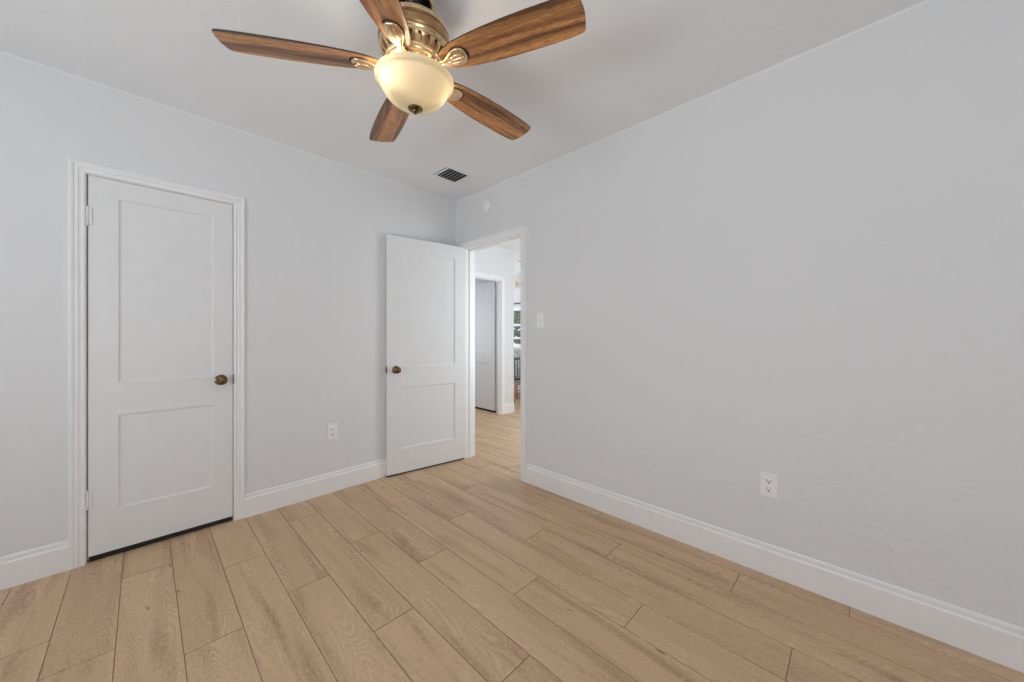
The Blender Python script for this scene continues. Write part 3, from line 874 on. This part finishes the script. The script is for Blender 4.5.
# mottled grey armchair under the garden window
def m_mottle():
    m, nt, b, n, l = newmat('mottled_grey_fabric')
    t = n.new('ShaderNodeTexCoord')
    nz = noise(n, l, t.outputs['Object'], 30.0, 4, 0.7)
    mr = n.new('ShaderNodeMapRange'); l.new(nz, mr.inputs[0]); mr.inputs[1].default_value = 0.4; mr.inputs[2].default_value = 0.6
    l.new(mixc(n, l, mr.outputs[0], (0.24, 0.26, 0.26), (0.62, 0.65, 0.64)), b.inputs['Base Color'])
    b.inputs['Roughness'].default_value = 0.85
    return m
M_MOT = m_mottle()
r = empty('armchair', (-2.10, 3.00, 0)); tag(r, 'mottled grey upholstered armchair under the far garden window', 'armchair')
bm = bmesh.new(); box(bm, -0.32, 0.32, -0.28, 0.26, 0.27, 0.45, 0.04); link('seat_cushion', bm, M_MOT, r)
bm = bmesh.new(); box(bm, -0.36, 0.36, 0.22, 0.38, 0.26, 0.93, 0.05); link('backrest', bm, M_MOT, r)
for s in (-1, 1):
    bm = bmesh.new(); box(bm, s * 0.36 - 0.05, s * 0.36 + 0.05, -0.28, 0.26, 0.26, 0.62, 0.035); link('armrest', bm, M_MOT, r)
    for sy in (-0.26, 0.30):
        bm = bmesh.new(); tube(bm, [(s * 0.33, sy, 0.30), (s * 0.34, sy, 0.0)], [0.022, 0.015], 10); link('leg', bm, M_OAKL, r)

# chandelier
r = empty('chandelier', (-1.46, 2.55, H)); tag(r, 'small brass chandelier with glass shades glimpsed in the dining room', 'chandelier')
bm = bmesh.new(); lathe(bm, [(0, 0), (0.06, 0), (0.062, -0.012), (0.03, -0.03), (0.012, -0.034), (0.006, -0.04), (0.006, -0.34), (0.02, -0.36), (0.03, -0.40), (0.018, -0.46), (0.008, -0.50), (0, -0.51)], 24); link('stem', bm, M_GOLD, r)
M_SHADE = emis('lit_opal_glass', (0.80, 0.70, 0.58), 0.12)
for k in range(5):
    a = 2 * PI * k / 5 + 0.25
    d = Vector((math.cos(a), math.sin(a), 0))
    bm = bmesh.new()
    tube(bm, [Vector((0, 0, -0.42)) + d * 0.02, Vector((0, 0, -0.47)) + d * 0.10, Vector((0, 0, -0.46)) + d * 0.19, Vector((0, 0, -0.41)) + d * 0.23], 0.006, 8)
    arm = link('arm', bm, M_GOLD, r)
    bm = bmesh.new()
    lathe(bm, [(0.018, -0.41), (0.032, -0.40), (0.045, -0.37), (0.052, -0.33), (0.060, -0.31), (0.057, -0.31), (0.049, -0.33), (0.042, -0.37), (0.0, -0.402)], 20, 0, Matrix.Translation(d * 0.23))
    link('glass_shade', bm, M_SHADE, arm)

# ------------------------------------------------------------------ outside: lawn and hedge trees beyond the garden window
M_LAWN = plain('lawn', (0.12, 0.22, 0.06), 0.9)
bm = bmesh.new(); box(bm, -14, 14, 3.56, 16, -0.20, -0.10); tag(link('lawn', bm, M_LAWN), 'green lawn outside the far garden window', 'lawn', kind='structure')
def m_leaf():
    m, nt, b, n, l = newmat('leaf')
    oi = n.new('ShaderNodeAttribute'); oi.attribute_name = 'tint'
    sp = n.new('ShaderNodeSeparateColor'); l.new(oi.outputs['Color'], sp.inputs[0])
    c = mixc(n, l, sp.outputs[0], (0.003, 0.06, 0.035), (0.13, 0.30, 0.03))
    l.new(c, b.inputs['Base Color']); b.inputs['Roughness'].default_value = 0.8; b.inputs['Specular IOR Level'].default_value = 0.1
    b.inputs['Transmission Weight'].default_value = 0.0
    return m
M_LEAF = m_leaf(); M_BARK = plain('bark', (0.10, 0.07, 0.05), 0.9)
def leafy(name, loc, rad, h, nl, label, seed):
    rnd = random.Random(seed)
    r = empty(name, loc); tag(r, label, 'tree', 'trees outside the garden window')
    bm = bmesh.new(); tube(bm, [(0, 0, -0.12), (0.03, 0, h * 0.5), (0, 0.02, h * 0.8)], [0.09, 0.06, 0.03], 10); link('trunk', bm, M_BARK, r)
    bm = bmesh.new(); cl = bm.loops.layers.float_color.new('tint')
    for i in range(nl):
        while True:
            p = Vector((rnd.uniform(-1, 1), rnd.uniform(-1, 1), rnd.uniform(-1, 1)))
            if 0.35 < p.length < 1: break
        clump = 0.5 + 0.5 * math.sin(p.x * 6 + seed) * math.sin(p.z * 7) 
        c = Vector((p.x * rad, p.y * rad, h * 0.5 + p.z * h * 0.5))
        q = Quaternion((rnd.gauss(0, 1), rnd.gauss(0, 1), rnd.gauss(0, 1), rnd.gauss(0, 1))); q.normalize()
        L = rnd.uniform(0.06, 0.11)
        vs = [bm.verts.new(c + q @ Vector(v) * L) for v in ((0, -1, 0), (0.45, -0.2, 0.1), (0.3, 0.5, 0.1), (0, 1, 0), (-0.3, 0.5, 0.1), (-0.45, -0.2, 0.1))]
        f = bm.faces.new(vs); t = min(1, max(0, clump + rnd.uniform(-.35, .35)))
        for lp in f.loops: lp[cl] = (t, t, t, 1)
    o = link('foliage', bm, M_LEAF, r); return r
leafy('garden_tree', (-6.3, 6.6, 0), 1.2, 3.4, 2600, 'leafy garden tree filling the far window, left', 3)
leafy('garden_tree', (-3.7, 6.0, 0), 1.1, 3.0, 2600, 'leafy garden tree seen behind the far window panes', 11)
